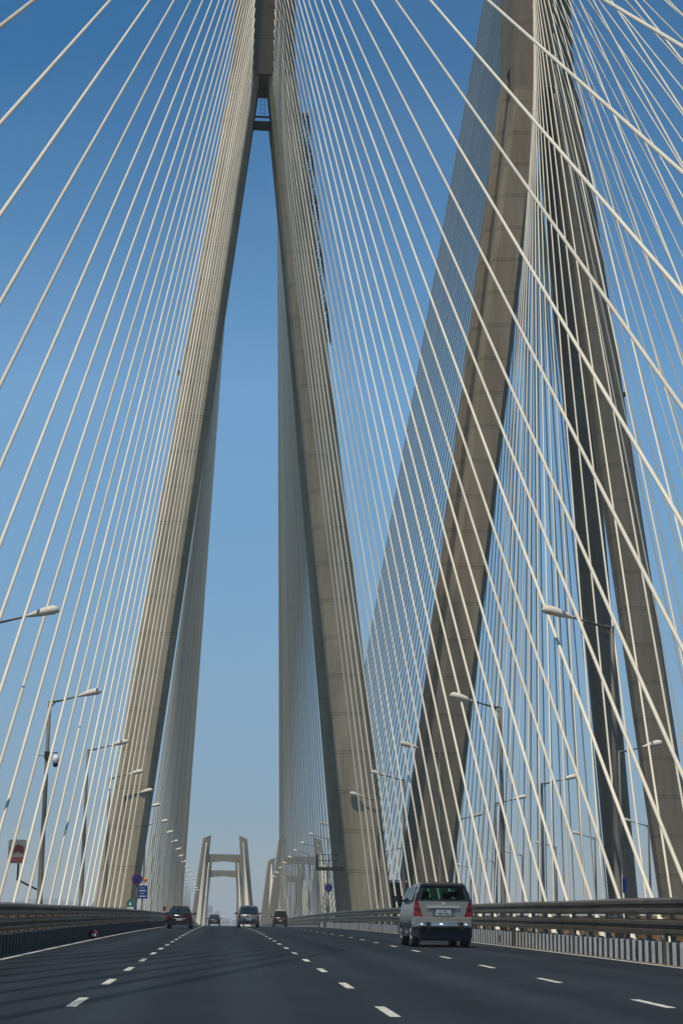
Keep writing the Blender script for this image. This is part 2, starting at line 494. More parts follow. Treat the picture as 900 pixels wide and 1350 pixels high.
# ------------------------------------------------------------------ pylons and stay cables
def octo(cx, cy, z, w, d, cxl, cyl, rot=0.0):
    a, b = w/2, d/2
    p = [(-a+cxl,-b),(a-cxl,-b),(a,-b+cyl),(a,b-cyl),(a-cxl,b),(-a+cxl,b),(-a,b-cyl),(-a,-b+cyl)]
    c, s = cos(rot), sin(rot)
    return [(cx+x*c-y*s, cy+x*s+y*c, z) for x, y in p]
HEAD_Z = 82.0
TOP_Z = 121.0
CABLE_R = 0.0585
def cable_mesh(L, r, n=8):
    b = MB(); rings = []
    for z, rr in ((0, r*1.9), (1.1, r*1.9), (1.25, r), (L*0.33, r), (L*0.66, r), (L-2.0, r), (L-1.9, r*1.5), (L, r*1.5)):
        rings.append([(rr*cos(2*pi*k/n), rr*sin(2*pi*k/n), z) for k in range(n)])
    b.loft(rings, 0, True, cap=False)
    return b.mesh('stay_cable', ['cable'])
def cable(parent, A, B, r=CABLE_R, n=8):
    A, B = Vector(A), Vector(B); d = B-A
    inst('stay_cable', cable_mesh(d.length, r, n), parent, A, d.to_track_quat('Z', 'Y'))

def pylon(cbx, ctx, half_b, dz, label, dxs, cmat='concrete'):
    t = thing('bridge_pylon', (0,0,0), label, 'bridge pylon')
    half_t = 1.8
    yb = {0: 143.0, 1: 163.0}; yt = {0: 145.9, 1: 149.7}
    for sx in (-1, 1):
        for fr in (0, 1):
            zt_ = HEAD_Z+4.2*fr
            b0 = Vector((cbx+sx*(half_b-0.1*fr)+dxs[sx, fr], yb[fr], dz)); b1 = Vector((ctx+sx*half_t, yt[fr]+1.6*fr, zt_))
            def sec(z, inset=0.0, sx=sx, fr=fr, b0=b0, b1=b1):
                k = (z-b0.z)/(b1.z-b0.z)
                c = b0+(b1-b0)*k
                kk = max(0, min(1, k))
                w = (3.45-0.75*fr)+(2.85-3.45+0.75*fr)*kk; d = 2.3+(4.2-2.3)*kk**2
                return octo(c.x, c.y, z, w-2*inset, d-2*inset, 0.45, 0.55, sx*(1-2*fr)*radians(3)*(1-kk**4))
            core = MB(); core.loft([sec(z, 0.09) for z in (-22, -10, 0, 20, 40, 60, zt_)])
            leg = core.build('pylon_leg', 'joint', t)
            lift = 3.4; z = -8.0
            while z < zt_-0.5:
                z1 = min(z+lift, zt_)
                mb = MB(); mb.loft([sec(z+0.018), sec(z1-0.018)])
                # thin cast lip along the top of each lift
                mb.loft([sec(z1-0.20, -0.012), sec(z1-0.05, -0.012)])
                mb.build('concrete_lift', cmat, leg)
                z = z1
    # head
    hy0, hy1 = 143.78, 154.6
    def hsec(z, inset=0.0, low=False):
        if low:
            return octo(ctx, (hy0+148.7)/2, z, 6.15-2*inset, 148.7-hy0-2*inset, 1.75, 1.4)
        w = 6.15-0.6*max(0, min(1, (z-HEAD_Z)/30))
        return octo(ctx, (hy0+hy1)/2, z, w-2*inset, hy1-hy0-2*inset, 1.75, 1.6)
    core = MB(); core.loft([hsec(HEAD_Z+4.25, 0.09), hsec(TOP_Z+0.3, 0.09)]); core.loft([hsec(HEAD_Z+0.05, 0.09, True), hsec(HEAD_Z+4.2, 0.09, True)])
    head = core.build('pylon_head', 'joint', t)
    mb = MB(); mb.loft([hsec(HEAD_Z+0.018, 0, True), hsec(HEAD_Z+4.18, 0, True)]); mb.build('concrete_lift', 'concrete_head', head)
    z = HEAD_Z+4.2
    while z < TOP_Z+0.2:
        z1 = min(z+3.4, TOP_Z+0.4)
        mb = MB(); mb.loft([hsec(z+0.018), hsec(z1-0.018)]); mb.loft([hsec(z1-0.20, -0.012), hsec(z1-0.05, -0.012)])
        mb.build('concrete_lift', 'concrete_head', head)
        z = z1
    return t

L_Y = [132.2,125.4,119.0,113.9,108.3,103.4,99.5,95.6,90.5,86.0,81.8,77.3,72.6,67.9,63.7,59.2,54.6,50.1,45.4,40.8,36.4,31.9,27.4,23.0,18.5,14.0,9.4]
L_Y += [9.4-4.6*k for k in range(1, 7)]
R_Y = [135.3,129.9,125.0,120.1,115.3,110.9,105.5,101.3,96.3,92.1,87.4,83.0,78.4,74.2,69.4]
R_Y += [69.4-(69.4-37.8)*k/8 for k in range(1, 8)] + [37.8,32.9,28.0,23.4,18.8,13.9,8.7] + [8.7-4.8*k for k in range(1, 5)]
def stays(t, planes, ctx, dz, hw=0.97):
    for sx, X, Yf in planes:
        for i in range(33):
            za = 81.4+1.12*i
            y = Yf[i]
            cable(t, (X, y, zr(y)+dz+0.05), (ctx+sx*hw, 143.9, za))
            y = 163.0+5.65*i+3
            cable(t, (X, y, zr(y)+dz+0.05), (ctx+sx*hw, 154.5, za), 0.082, n=6)
near_py = pylon(1.72, 1.88, 11.2, 0.0, 'tall four legged concrete pylon straddling the near road, between the left and centre cables', {(-1,0): .35, (1,0): .4, (-1,1): -.5, (1,1): .1})
stays(near_py, ((-1, -8.0, L_Y), (1, 12.5, R_Y)), 1.82, 0)
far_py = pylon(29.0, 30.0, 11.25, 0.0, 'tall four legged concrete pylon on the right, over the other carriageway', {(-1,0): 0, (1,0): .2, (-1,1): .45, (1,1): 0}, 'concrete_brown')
E_Y = [132.2-4.6*i for i in range(33)]
stays(far_py, ((-1, 20.2, E_Y), (1, 40.6, [y+1 for y in E_Y])), 29.8, RDZ)

# maintenance bridge between the legs just below the fork of the near pylon
b = MB()
cx, cy = 1.88, 146.2
b.box(cx-1.25, cx+1.25, cy-0.9, cy-0.2, 77.0, 77.7)
b.box(cx-1.3, cx+1.3, cy-0.75, cy-0.55, 78.2, 78.33)
for k in range(5): b.box(cx-0.95+k*0.45, cx-0.88+k*0.45, cy-0.8, cy-0.72, 76.75, 77.0)
b.build('maintenance_bridge', 'dark_steel', near_py)
b = MB()
for x in (-0.22, 0.22): b.bar((cx+x, cy-0.6, 78.5), (cx+x*0.9, cy-0.5, 81.8), 0.035, 0.035)
for k in range(7): b.bar((cx-0.22, cy-0.6, 78.7+k*0.45), (cx+0.22, cy-0.6, 78.7+k*0.45), 0.03, 0.03)
b.build('caged_ladder', 'dark_steel', near_py)
# hoist mast bolted to the outer side of the right leg
b = MB()
P, Q = Vector((6.0, 149.2, 80.8)), Vector((8.6, 148.6, 56.0))
n = 26; wv = Vector((0.52, 0, 0)); yv = Vector((0, 0.5, 0))
for o in (Vector((0,0,0)), wv, yv, wv+yv): b.bar(P+o, Q+o, 0.12, 0.12)
for k in range(n):
    a, c = P.lerp(Q, k/n), P.lerp(Q, (k+1)/n)
    for off in (Vector((0,0,0)), yv):
        if k % 2: b.bar(a+off, c+wv+off, 0.06, 0.06)
        else: b.bar(a+wv+off, c+off, 0.06, 0.06)
        b.bar(a+off, a+wv+off, 0.06, 0.06)
    b.bar(a, a+yv, 0.05, 0.05)
    if k % 5 == 2: b.bar(a, a+Vector((-0.8, 0, 0)), 0.09, 0.09)
b.build('hoist_mast', 'dark_steel', near_py)
# platform on the inner side of the right leg
b = MB()
b.box(9.05, 11.6, 157.0, 159.0, 6.05, 6.32)
b.build('access_platform', 'dark_steel', near_py)
b = MB()
for x in (9.1, 9.65, 10.2, 10.8): b.box(x, x+.05, 157.0, 157.05, 6.32, 7.5)
for z in (6.9, 7.45): b.box(9.1, 11.2, 157.0, 157.06, z, z+.05)
for y in (157.6, 158.3, 158.9): b.box(9.08, 9.13, y, y+.05, 6.32, 7.5)
b.box(9.08, 9.14, 157.0, 159.0, 7.45, 7.5)
b.build('platform_railing', 'dark_steel', near_py)
# aviation light brackets
def avlight(t, p, sx):
    b = MB(); b.bar(p, (p[0]+sx*0.7, p[1], p[2]), 0.09, 0.09); b.box(p[0]+sx*0.6-.12, p[0]+sx*0.6+.12, p[1]-.12, p[1]+.12, p[2], p[2]+.42)
    b.bar((p[0]+sx*0.3,p[1],p[2]+1.0), (p[0]+sx*0.3,p[1],p[2]-0.9), 0.05, 0.05)
    b.build('warning_light', 'dark_steel', t)
avlight(near_py, (-4.75, 147.0, 51.6), -1)
avlight(far_py, (37.0, 147.0, 51.0), 1)
# doorway and vent holes at the base of the near right leg
b = MB()
for (x, z) in ((11.2, 5.9), (12.5, 4.9)): b.box(x-.14, x+.14, 145.15, 145.3, z-.2, z+.2)
b.build('vent_opening', 'black', near_py)
# service cabin between the two pylons
t = thing('service_cabin', (15.7, 150.0, -1.0), 'dark navy site cabin with a pale roof edge, between the two pylon bases', 'cabin')
b = MB(); b.box(-0.85, 0.85, -1.2, 1.2, 0.0, 5.75); b.build('cabin_wall', 'cabin', t)
b = MB(); b.box(-1.0, 1.0, -1.35, 1.35, 5.75, 5.98); b.build('cabin_roof', 'white', t)
b = MB(); b.box(-0.5, 0.3, -1.23, -1.2, 3.2, 5.3); b.build('cabin_door', 'carblack', t)
for xx in (-0.87, 0.87):
    b = MB(); b.box(xx-.05, xx+.05, -1.26, -1.16, 0.0, 5.75); b.build('corner_post', 'dark_steel', t)

# smaller H pylons of the next cable span
def h_pylon(cx, y, top, half_b, half_t, bar, dz, label, wb=3.9, wt=3.0, rows=10):
    t = thing('h_frame_pylon', (0,0,0), label, 'bridge pylon', 'H frame pylons of the next span')
    zb = zr(y)+dz-14
    cols = {}
    for sx in (-1, 1):
        b = MB()
        def c(z, sx=sx): k = (z-0)/(top-0); return cx+sx*(half_b+(half_t-half_b)*k), wb+(wt-wb)*k
        rings = []
        for z in (zb, 0, top*0.5, top):
            x, w = c(z)
            rings.append(octo(x, y, z, w, 4.2, 0.4, 0.4))
        # slanted cap: outer edge higher
        rg = rings[-1]; x, w = c(top)
        rings[-1] = [(p[0], p[1], p[2]+(p[0]-x)*sx*-0.42-0.2) for p in rg]
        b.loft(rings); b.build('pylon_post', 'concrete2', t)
        cols[sx] = c
    zc = bar
    xl, wl = cols[-1](zc); xr, wr = cols[1](zc)
    b = MB(); rings = []
    for k in range(9):
        x = xl+wl*0.4+(xr-wr*0.4-xl-wl*0.4)*k/8
        hh = 1.25+0.28*abs(k-4)/4
        rings.append([(x,y-1.5,zc+1.25-hh*2+0.3),(x,y+1.5,zc+1.25-hh*2+0.3),(x,y+1.5,zc+1.5),(x,y-1.5,zc+1.5)])
    b.loft(rings); b.build('cross_beam', 'concrete2', t)
    for sx in (-1, 1):
        for k in range(rows):
            z = bar+2.0+(top-2.5-bar-2.0)*k/(rows-1)
            x, w = cols[sx](z)
            for sy in (-1, 1):
                ya = y+sy*(18+k*11)
                cable(t, (cx+sx*(half_b-1.6), ya, zr(ya)+dz), (x-sx*0.2, y+sy*2.1, z), 0.15, 5)
    return t
h_pylon(1.15, 620, 32.6, 9.9, 6.75, 24.6, 0, 'left H shaped pylon far down the near road, the taller of two lined up')
h_pylon(29.3, 620, 32.4, 9.9, 6.6, 24.2, -1.0, 'right H shaped pylon behind the right back stays, the taller one there')
h_pylon(1.0, 745, 30.6, 9.2, 6.4, 22.6, 0, 'H shaped pylon farther off, framed inside the left H pylon')
h_pylon(28.9, 745, 29.6, 9.2, 6.4, 20.6, -1.0, 'H shaped pylon farthest off, its post standing left of the right H pylon')

# ------------------------------------------------------------------ street lamps
def make_lamp():
    t = thing('street_lamp', (0,0,0), 'lamp', 'street lamp')
    b = MB(); b.box(-0.22, 0.22, -0.22, 0.22, -0.02, 0.05); b.build('base_plate', 'lamp_steel', t)
    b = MB(); b.loft([[(r*cos(2*pi*k/10), r*sin(2*pi*k/10), z) for k in range(10)] for z, r in ((0.05, .165), (1.4, .155), (1.42, .135), (5.5, .11), (10.85, .075))], 0, True)
    b.build('pole', 'lamp_steel', t)
    b = MB()
    b.tube((0,0,10.8), (0.45,0,10.86), 0.06, 0.05, 8); b.tube((0.42,0,10.855), (1.45,0,11.13), 0.045, 0.038, 8)
    b.bar((0.02,0,10.5), (0.3,0,10.83), 0.04, 0.05)
    b.build('arm', 'lamp_steel', t)
    b = MB(); rings = []
    N = 14
    for x, w, h0, h1 in ((1.32,.05,-.04,.04),(1.40,.085,-.055,.06),(1.54,.13,-.07,.12),(1.78,.175,-.085,.19),(2.03,.205,-.09,.235),(2.25,.20,-.085,.235),(2.4,.16,-.07,.17),(2.47,.07,-.03,.07)):
        z = 11.13+(x-1.45)*0.2
        ring = []
        for k in range(N):
            a = 2*pi*k/N
            zz = sin(a)
            ring.append((x, w*cos(a), z+(h1*zz if zz > 0 else -h0*zz)))
        rings.append(ring)
    b.loft(rings, 0, True); hd = b.build('lamp_head', 'lamp_head', t)
    b = MB()
    b.loft([[(x, w*cos(2*pi*k/10), 11.13+(x-1.45)*0.2-0.05+0.045*min(0, sin(2*pi*k/10))) for k in range(10)] for x, w in ((1.8,.08),(1.93,.14),(2.17,.15),(2.35,.08))], 0, True)
    b.build('lens', 'lamp_lens', hd)
    return t
LAMP = make_lamp()
ORD = ['nearest','second','third','fourth','fifth','sixth','seventh','eighth','ninth','tenth','eleventh','twelfth','thirteenth','fourteenth','fifteenth','sixteenth','seventeenth','eighteenth','nineteenth','twentieth']
lamps = []
first = [True]
def place_lamp(x, y, z, flip, label, group):
    o = LAMP if first[0] else copy_tree(LAMP)
    first[0] = False
    o.location = (x, y, z); o.rotation_euler = (random.uniform(-.004, .004), random.uniform(-.005, .005), (pi if flip else 0)+random.uniform(-.05, .05))
    o['label'] = label; o['group'] = group
    return o
LY = [57.5, 79.5, 103, 124, 142.2, 160, 185, 207, 229, 251, 273, 295, 317, 339, 361, 383, 405, 427, 449, 471]
LL = []; 
for k, y in enumerate(LY):
    LL.append(place_lamp(-8.5, y, zr(y), False, f'street lamp left of the near road, arm to the right, {ORD[k]} from the viewer', 'street lamps along the left edge of the road'))
RL = []
RY = [55.2, 78, 100.5, 121, 142.0, 161, 185, 207, 229, 251, 273, 295, 317, 339, 361]
for k, y in enumerate(RY):
    RL.append(place_lamp(13.35, y, zr(y), True, f'street lamp behind the right barrier, arm to the left, {ORD[k]} from the viewer', 'street lamps behind the right barrier'))
for k, y in enumerate([88, 110, 129, 151, 173, 195, 217, 239, 261]):
    place_lamp(21.5, y, zr(y)+RDZ, False, f'street lamp of the other carriageway, arm to the right, {ORD[k]} from the viewer', 'left lamps of the other carriageway')
for k, y in enumerate([155, 178, 199, 222, 245, 268]):
    place_lamp(40.6, y, zr(y)+RDZ, True, f'street lamp beyond the other carriageway, arm to the left, {ORD[k]} from the viewer', 'right lamps of the other carriageway')
# dome camera on the second left lamp, another on a lamp of the other carriageway
def dome_camera(p, z):
    b = MB(); b.bar((0.05,0,z+.45), (0.5,0,z+.45), 0.05, 0.05); b.bar((-0.5,0,z+.3), (0.0,0,z+.3), 0.03, 0.03); b.box(-.12,.12,-.12,.12,z+.15,z+.5)
    b.build('camera_bracket', 'dark_steel', p)
    b = MB(); b.ell((0.42, 0, z+.12), .16, .16, .24, 12, 8); c = b.build('dome_camera', 'white', p)
    b = MB(); b.ell((0.42, 0, z-.1), .13, .13, .15, 12, 8); b.build('camera_glass', 'black', c)
dome_camera(LL[1], 7.9)
LL[1]['label'] = 'street lamp left of the near road carrying a white dome camera on its pole'
b = MB(); b.box(-0.30, -0.17, -0.10, -0.07, 1.75, 2.22); b.build('plate', 'blue', RL[0], label='small blue plate')
RL[0]['label'] = 'largest street lamp on the right with a small blue plate low on its pole'

# ------------------------------------------------------------------ signs
# picture sign on a cranked arm at the second left lamp
t = thing('road_sign', (-8.5, 78.9, zr(79)), 'pale rectangular sign with a dark red picture on a cranked arm beside the left lamp', 'road sign')
b = MB()
b.bar((-0.1, 0, 1.9), (-1.05, 0, 2.35), 0.09, 0.09); b.bar((-1.02, 0, 2.32), (-1.02, 0, 3.2), 0.09, 0.09)
b.build('sign_arm', 'dark_steel', t)
sx0, sx1, sz0, sz1 = -1.52, -0.70, 3.08, 4.18
b = MB()
r = 0.08; pts = []
for (cx_, cz_, a0) in ((sx1-r, sz0+r, -90), (sx1-r, sz1-r, 0), (sx0+r, sz1-r, 90), (sx0+r, sz0+r, 180)):
    for k in range(5):
        a = radians(a0+90*k/4); pts.append((cx_+r*cos(a), cz_+r*sin(a)))
b.loft([[(x, -0.10, z) for x, z in pts], [(x, -0.06, z) for x, z in pts]])
b.build('sign_panel', 'signplate', t)
b = MB(); b.box(sx0+.05, sx1-.05, -0.106, -0.10, sz0+.06, sz0+.27); b.build('red_band', 'red', t)
b = MB(); b.box(sx0+.10, sx1-.12, -0.110, -0.107, sz0+.14, sz0+.17); b.build('lettering_line', 'signplate', t)
b = MB()
sil = [(0.06,0.42),(0.06,0.72),(0.14,0.80),(0.20,0.74),(0.30,0.82),(0.44,0.88),(0.56,0.84),(0.70,0.80),(0.74,0.62),(0.72,0.48),(0.60,0.46),(0.48,0.56),(0.34,0.50),(0.22,0.46),(0.14,0.36)]
b.loft([[(sx0+u, -0.106, sz0+v) for u, v in sil], [(sx0+u, -0.101, sz0+v) for u, v in sil]])
b.build('dark_picture', 'darkred', t)

def no_stop(x, y, z, r, label, pole_z0, cross=True, face='blue', bar_only=False):
    t = thing('no_stopping_sign', (x, y, 0), label, 'road sign')
    b = MB(); b.tube((0, 0.08, pole_z0), (0, 0.08, z+r*0.9), 0.045, 0.045, 8); b.build('sign_pole', 'lamp_steel', t)
    b = MB(); b.disc((0,0,z), r, -0.012, 0.02, 28); b.build('rim', 'red' if cross else 'dark_steel', t)
    b = MB(); b.disc((0,0,z), r*0.84, -0.018, -0.012, 28); b.build('face', 'blue', t)
    for s in (1, -1):
        b = MB(); q = r*0.60
        b.bar((-q, -0.022, z-s*q), (q, -0.022, z+s*q), 0.006, r*0.17, up=(0,1,0)); b.v = [(a, -0.026 + 0.004*((i//4) % 2), c) if False else (a, bb-0.002*s, c) for i, (a, bb, c) in enumerate(b.v)]
        b.build('cross_stroke', 'red' if cross else 'grey_panel', t)
    return t
no_stop(-5.04, 101, 3.54, 0.335, 'round blue no stopping sign with red rim, in front of the left pylon leg', zr(101))
no_stop(10.2, 157, 4.40, 0.37, 'round blue sign with a pale cross, at the inner side of the right pylon leg', zr(157), cross=False)
t = thing('information_sign', (-5.2, 112, 0), 'blue rectangular sign just below the round no stopping sign on the left', 'road sign')
b = MB(); b.tube((0.0, 0.06, zr(112)), (0.0, 0.06, 3.4), 0.045, 0.045, 8); b.build('sign_pole', 'lamp_steel', t)
b = MB(); b.box(-0.30, 0.32, -0.02, 0.02, 2.55, 3.40); b.build('sign_panel', 'blue', t)
for k in range(4):
    b = MB(); b.box(-0.22, 0.22-0.08*(k % 2), -0.026, -0.021, 2.68+k*0.18, 2.735+k*0.18); b.build('lettering_line', 'white', t) if k % 2 == 0 else b.build('lettering_line', 'grey_panel', t)
t = thing('exit_sign', (-6.25, 117, 0), 'small green and white sign standing low behind the left barrier', 'road sign')
b = MB(); b.box(-0.20, -0.15, 0.03, 0.08, zr(117), 2.2); b.box(0.15, 0.20, 0.03, 0.08, zr(117), 2.2); b.build('sign_pole', 'lamp_steel', t)
b = MB(); b.loft([[(x, y_, z) for x, z in ((-.24,2.05),(.24,2.05),(.24,2.40),(.12,2.55),(-.12,2.55),(-.24,2.40))] for y_ in (-.02, .02)]); b.build('green_panel', 'green', t)
b = MB(); b.box(-.24, .24, -.02, .02, 1.86, 2.04); b.build('white_panel', 'white', t)
b = MB(); b.loft([[(x, y_, z) for x, z in ((-.10,2.2),(-.03,2.2),(-.03,2.12),(.03,2.12),(.03,2.2),(.10,2.2),(0,2.40))] for y_ in (-.028, -.021)]); b.build('arrow', 'white', t)
t = thing('marker_board', (-6.6, 200, 0), 'tiny red and white marker board beyond the left pylon leg', 'road sign')
b = MB(); b.tube((0, .05, zr(200)), (0, .05, 3.0), .04, .04, 6); b.build('sign_pole', 'lamp_steel', t)
b = MB(); b.box(-.18, .18, -.02, .02, 2.4, 2.9); b.build('board', 'darkred', t)
# orange beacon beside the round sign
b = MB(); b.ell((-4.55, 101.2, 3.5), .09, .09, .15, 10, 7)
b.bar((-5.0, 101.2, 3.5), (-4.6, 101.2, 3.5), .03, .03)
b.build('warning_beacon', 'orange', label='little orange beacon at the right edge of the round no stopping sign', cat='beacon')
# crumpled red and white thing at the foot of the left kerb
t = thing('plastic_bag', (-4.36, 58.5, zr(58.5)), 'crumpled red and white plastic bag lying against the left kerb', 'bag')
b = MB()
rnd = random.Random(3); rings = []
for i in range(1, 7):
    th = pi*i/7
    rings.append([(0.17*sin(th)*cos(2*pi*k/10)*rnd.uniform(.75,1.15), 0.2*sin(th)*sin(2*pi*k/10)*rnd.uniform(.8,1.1), 0.15-0.15*cos(th)*rnd.uniform(.85,1.1)) for k in range(10)])
b.loft(rings); b.build('bag_body', 'red', t)
b = MB(); b.loft([[(-.02,-.2,.10),(.12,-.17,.08),(.10,-.16,.17),(0,-.17,.2)], [(-.02,-.12,.10),(.12,-.12,.08),(.10,-.1,.17),(0,-.1,.2)]]); b.build('white_print', 'white', t)

# ------------------------------------------------------------------ vehicles
def ring(w, prof, y):
    """closed cross-section: prof is list of (half-width factor, z) bottom to top"""
    pts = [(w*a, y, z) for a, z in prof]
    return pts + [(-x, yy, z) for x, yy, z in reversed(pts)]
def wheel(parent, x, y, r, w, side):
    b = MB(); n = 20; rings = []
    for xx, rr in ((-w/2, r*0.80), (-w/2, r*0.96), (-w/2+.03, r), (w/2-.03, r), (w/2, r*0.96), (w/2, r*0.80)):
        rings.append([(xx, rr*cos(2*pi*k/n), rr*sin(2*pi*k/n)) for k in range(n)])
    b.loft(rings, 0, True)
    wo = bpy.data.objects.new('wheel', b.mesh('tyre', ['black'])); COL.objects.link(wo); wo.parent = parent; wo.location = (x, y, r)
    b = MB()
    b.loft([[(side*(w/2+dx), rr*cos(2*pi*k/n), rr*sin(2*pi*k/n)) for k in range(n)] for dx, rr in ((-0.05, r*0.66), (0.004, r*0.62), (-0.01, r*0.2))])
    for k in range(5):
        a = 2*pi*k/5
        b.bar((side*(w/2+.006), r*.12*cos(a), r*.12*sin(a)), (side*(w/2+.006), r*.6*cos(a), r*.6*sin(a)), 0.05, 0.05)
    b.build('rim', 'grey_panel', wo)
def add(parent, name, m, fn, label=None):
    b = MB(); fn(b); return b.build(name, m, parent, label=label)
def quadpanel(b, pts, t=0.012, mi=0):
    """thin panel from 4+ coplanar points facing -y"""
    b.loft([[(x, y-t, z) for x, y, z in pts], [(x, y+t, z) for x, y, z in pts]], mi)

# --- people carrier in the right lane
def people_carrier():
    t = thing('people_carrier', (6.68, 49.7, zr(49.8)), 'silver beige people carrier with red tail lamps driving in the right lane', 'car')
    W, H, L = 0.94, 1.99, 4.75
    low = [(.86,.34),(.96,.44),(1.0,.72),(1.0,1.0),(.985,1.25),(.955,1.40)]
    def sec(y, wf, zs):
        return ring(W*wf, [(a, .34+(z-.34)*zs) for a, z in low], y)
    b = MB()
    b.loft([sec(0.02,.93,1), sec(.10,.985,1), sec(.5,1,1), sec(2.6,1,1), sec(3.5,1,.985), sec(3.9,.99,.90), sec(4.4,.95,.80), sec(4.68,.86,.70), sec(4.75,.78,.62)], 0, True)
    # flares for wheel arches
    body = b.build('body', 'silver', t)
    # greenhouse pillars and roof
    b = MB()
    def gs(y0, y1, ztop, wtop, wb=.955):
        return None
    rings = []
    for yb, yt, zt, wt in ((0.03,0.22,1.93,.745),(0.25,0.45,1.97,.765),(1.6,1.6,1.99,.775),(2.6,2.45,1.965,.76),(3.62,2.75,1.91,.72)):
        rings.append([(W*.955,yb,1.39),(W*(.955+wt)/2*1.015,(yb+yt)/2,(1.39+zt)/2+.03),(W*wt,yt,zt-.07),(W*wt-.09,yt,zt),(0,yt,zt+.025),
                      (-W*wt+.09,yt,zt),(-W*wt,yt,zt-.07),(-W*(.955+wt)/2*1.015,(yb+yt)/2,(1.39+zt)/2+.03),(-W*.955,yb,1.39)])
    b.loft(rings, 0, False, cap=False, closed=False)
    b.build('roof', 'silver', t)
    # side windows
    for s in (-1, 1):
        for y0, y1 in ((0.42,1.25),(1.33,2.15),(2.23,2.95)):
            def fn(b, s=s, y0=y0, y1=y1):
                sl = 0.30 if y0 > 2 else 0.04
                pa = [(s*W*.962,y0,1.43),(s*W*.962,y1+sl,1.43),(s*W*.80,y1-.05,1.86),(s*W*.80,y0+.06,1.86)]
                b.loft([[Vector(p)+Vector((s*o, 0, .3*o)) for p in pa] for o in (0.005, 0.035)])
            add(t, 'side_window', 'glass', fn)
    add(t, 'windscreen', 'tint', lambda b: b.loft([[(-W*.86,3.62+o,1.42),(W*.86,3.62+o,1.42),(W*.66,2.80+o,1.88),(-W*.66,2.80+o,1.88)] for o in (0,.03)]))
    # rear: black surround, tinted pane, spoiler
    def yz(z): return 0.03+(z-1.39)/(1.93-1.39)*0.19
    def surround(b):
        o = [(-.90*W,1.405),(.90*W,1.405),(.755*W,1.925),(-.755*W,1.925)]
        i = [(-.74*W,1.455),(.74*W,1.455),(.64*W,1.80),(-.64*W,1.80)]
        for k in range(4):
            a, c, d, e = o[k], o[(k+1)%4], i[(k+1)%4], i[k]
            b.loft([[(x, yz(z)+dy, z) for x, z in (a, c, d, e)] for dy in (-.035, .01)])
    add(t, 'rear_window_surround', 'carblack', surround)
    add(t, 'rear_window', 'tint', lambda b: b.loft([[(x, yz(z)+dy, z) for x, z in ((-.75*W,1.45),(.75*W,1.45),(.65*W,1.81),(-.65*W,1.81))] for dy in (-.012, -.004)]))
    add(t, 'spoiler', 'carblack', lambda b: b.loft([[(-.73*W,.30,1.90),(.73*W,.30,1.90),(.72*W,.30,1.975),(-.72*W,.30,1.975)], [(-.71*W,.10,1.865),(.71*W,.10,1.865),(.70*W,.10,1.925),(-.70*W,.10,1.925)]]))
    add(t, 'stop_lamp', 'tailred', lambda b: b.box(-.34, .34, .42, .50, 1.985, 2.008))
    add(t, 'rear_wiper', 'black', lambda b: (b.bar((0,-.03,1.435),(.42,-.022,1.475),.03,.03), b.box(-.05,.05,-.04,0,1.40,1.46)))
    # interior: headrests seen through the rear glass
    for x in (-.46, .46):
        add(t, 'seat', 'grey_panel' if False else 'black', lambda b, x=x: (b.box(x-.26,x+.26,1.0,1.12,.8,1.52), b.box(x-.15,x+.15,1.02,1.12,1.54,1.72)))
    for x in (-.42, .42):
        add(t, 'seat', 'black', lambda b, x=x: (b.box(x-.25,x+.25,2.2,2.32,.8,1.5), b.box(x-.14,x+.14,2.22,2.3,1.52,1.7)))
    # tailgate with recess
    def tg(b):
        b.loft([[(x, y, z) for x, z in ((-.70*W,.93),(.70*W,.93),(.88*W,1.40),(-.88*W,1.40))] for y in (-.035, .05)])
    gate = add(t, 'tailgate', 'silver', tg)
    add(gate, 'plate_recess', 'silver2', lambda b: b.box(-.36,.36,-.042,-.034,.945,1.18))
    add(gate, 'chrome_strip', 'chrome', lambda b: b.loft([[(-.53,y,1.195),(.53,y,1.195),(.50,y,1.262),(-.50,y,1.262)] for y in (-.07,-.03)]))
    add(gate, 'badge', 'chrome', lambda b: (b.disc((0,0,1.335), .055, -.05, -.034, 16)))
    add(gate, 'nameplate', 'chrome', lambda b: [b.box(-.62+k*.035,-.60+k*.035,-.044,-.034,.995,1.02+.006*(k%2)) for k in range(6)])
    pl = add(t, 'number_plate', 'plate', lambda b: b.box(-.235,.235,-.054,-.043,.965,1.14))
    def glyphs(b):
        rn = random.Random(5)
        for row, z0, n, h in ((0,1.07,4,.045),(1,.985,6,.06)):
            for k in range(n):
                x = (-.13 if row == 0 else -.175)+k*.062
                b.box(x, x+.012, -.059, -.0545, z0, z0+h)
                if rn.random() < .7: b.box(x+.012, x+.036, -.059, -.0545, z0+h-.012, z0+h)
                if rn.random() < .7: b.box(x+.036, x+.047, -.059, -.0545, z0, z0+h)
                if rn.random() < .5: b.box(x+.012, x+.036, -.059, -.0545, z0+h*.45, z0+h*.45+.011)
    add(pl, 'plate_characters', 'carblack', glyphs)
    for s in (-1, 1):
        tl = add(t, 'tail_lamp', 'tailred', lambda b, s=s: b.loft([[(s*.715*W,y,.93),(s*1.0*W,y+.05,.93),(s*.985*W,y+.06,1.20),(s*.945*W,y+.06,1.44),(s*.865*W,y,1.44)] for y in (-.045,.16)]))
        add(tl, 'reversing_lens', 'red', lambda b, s=s: b.loft([[(s*.76*W,y,1.15),(s*.97*W,y+.05,1.15),(s*.955*W,y+.05,1.27),(s*.82*W,y,1.27)] for y in (-.055,-.04)]))
    # bumper
    add(t, 'rear_bumper', 'silver', lambda b: b.loft([ring(W*a, [(1,z0),(1.0,z0+.08),(.985,z1)], y) for a, y, z0, z1 in ((.93,-.10,.62,.90),(.985,-.02,.60,.925),(1.012,.12,.60,.925),(1.012,.45,.62,.90))]))
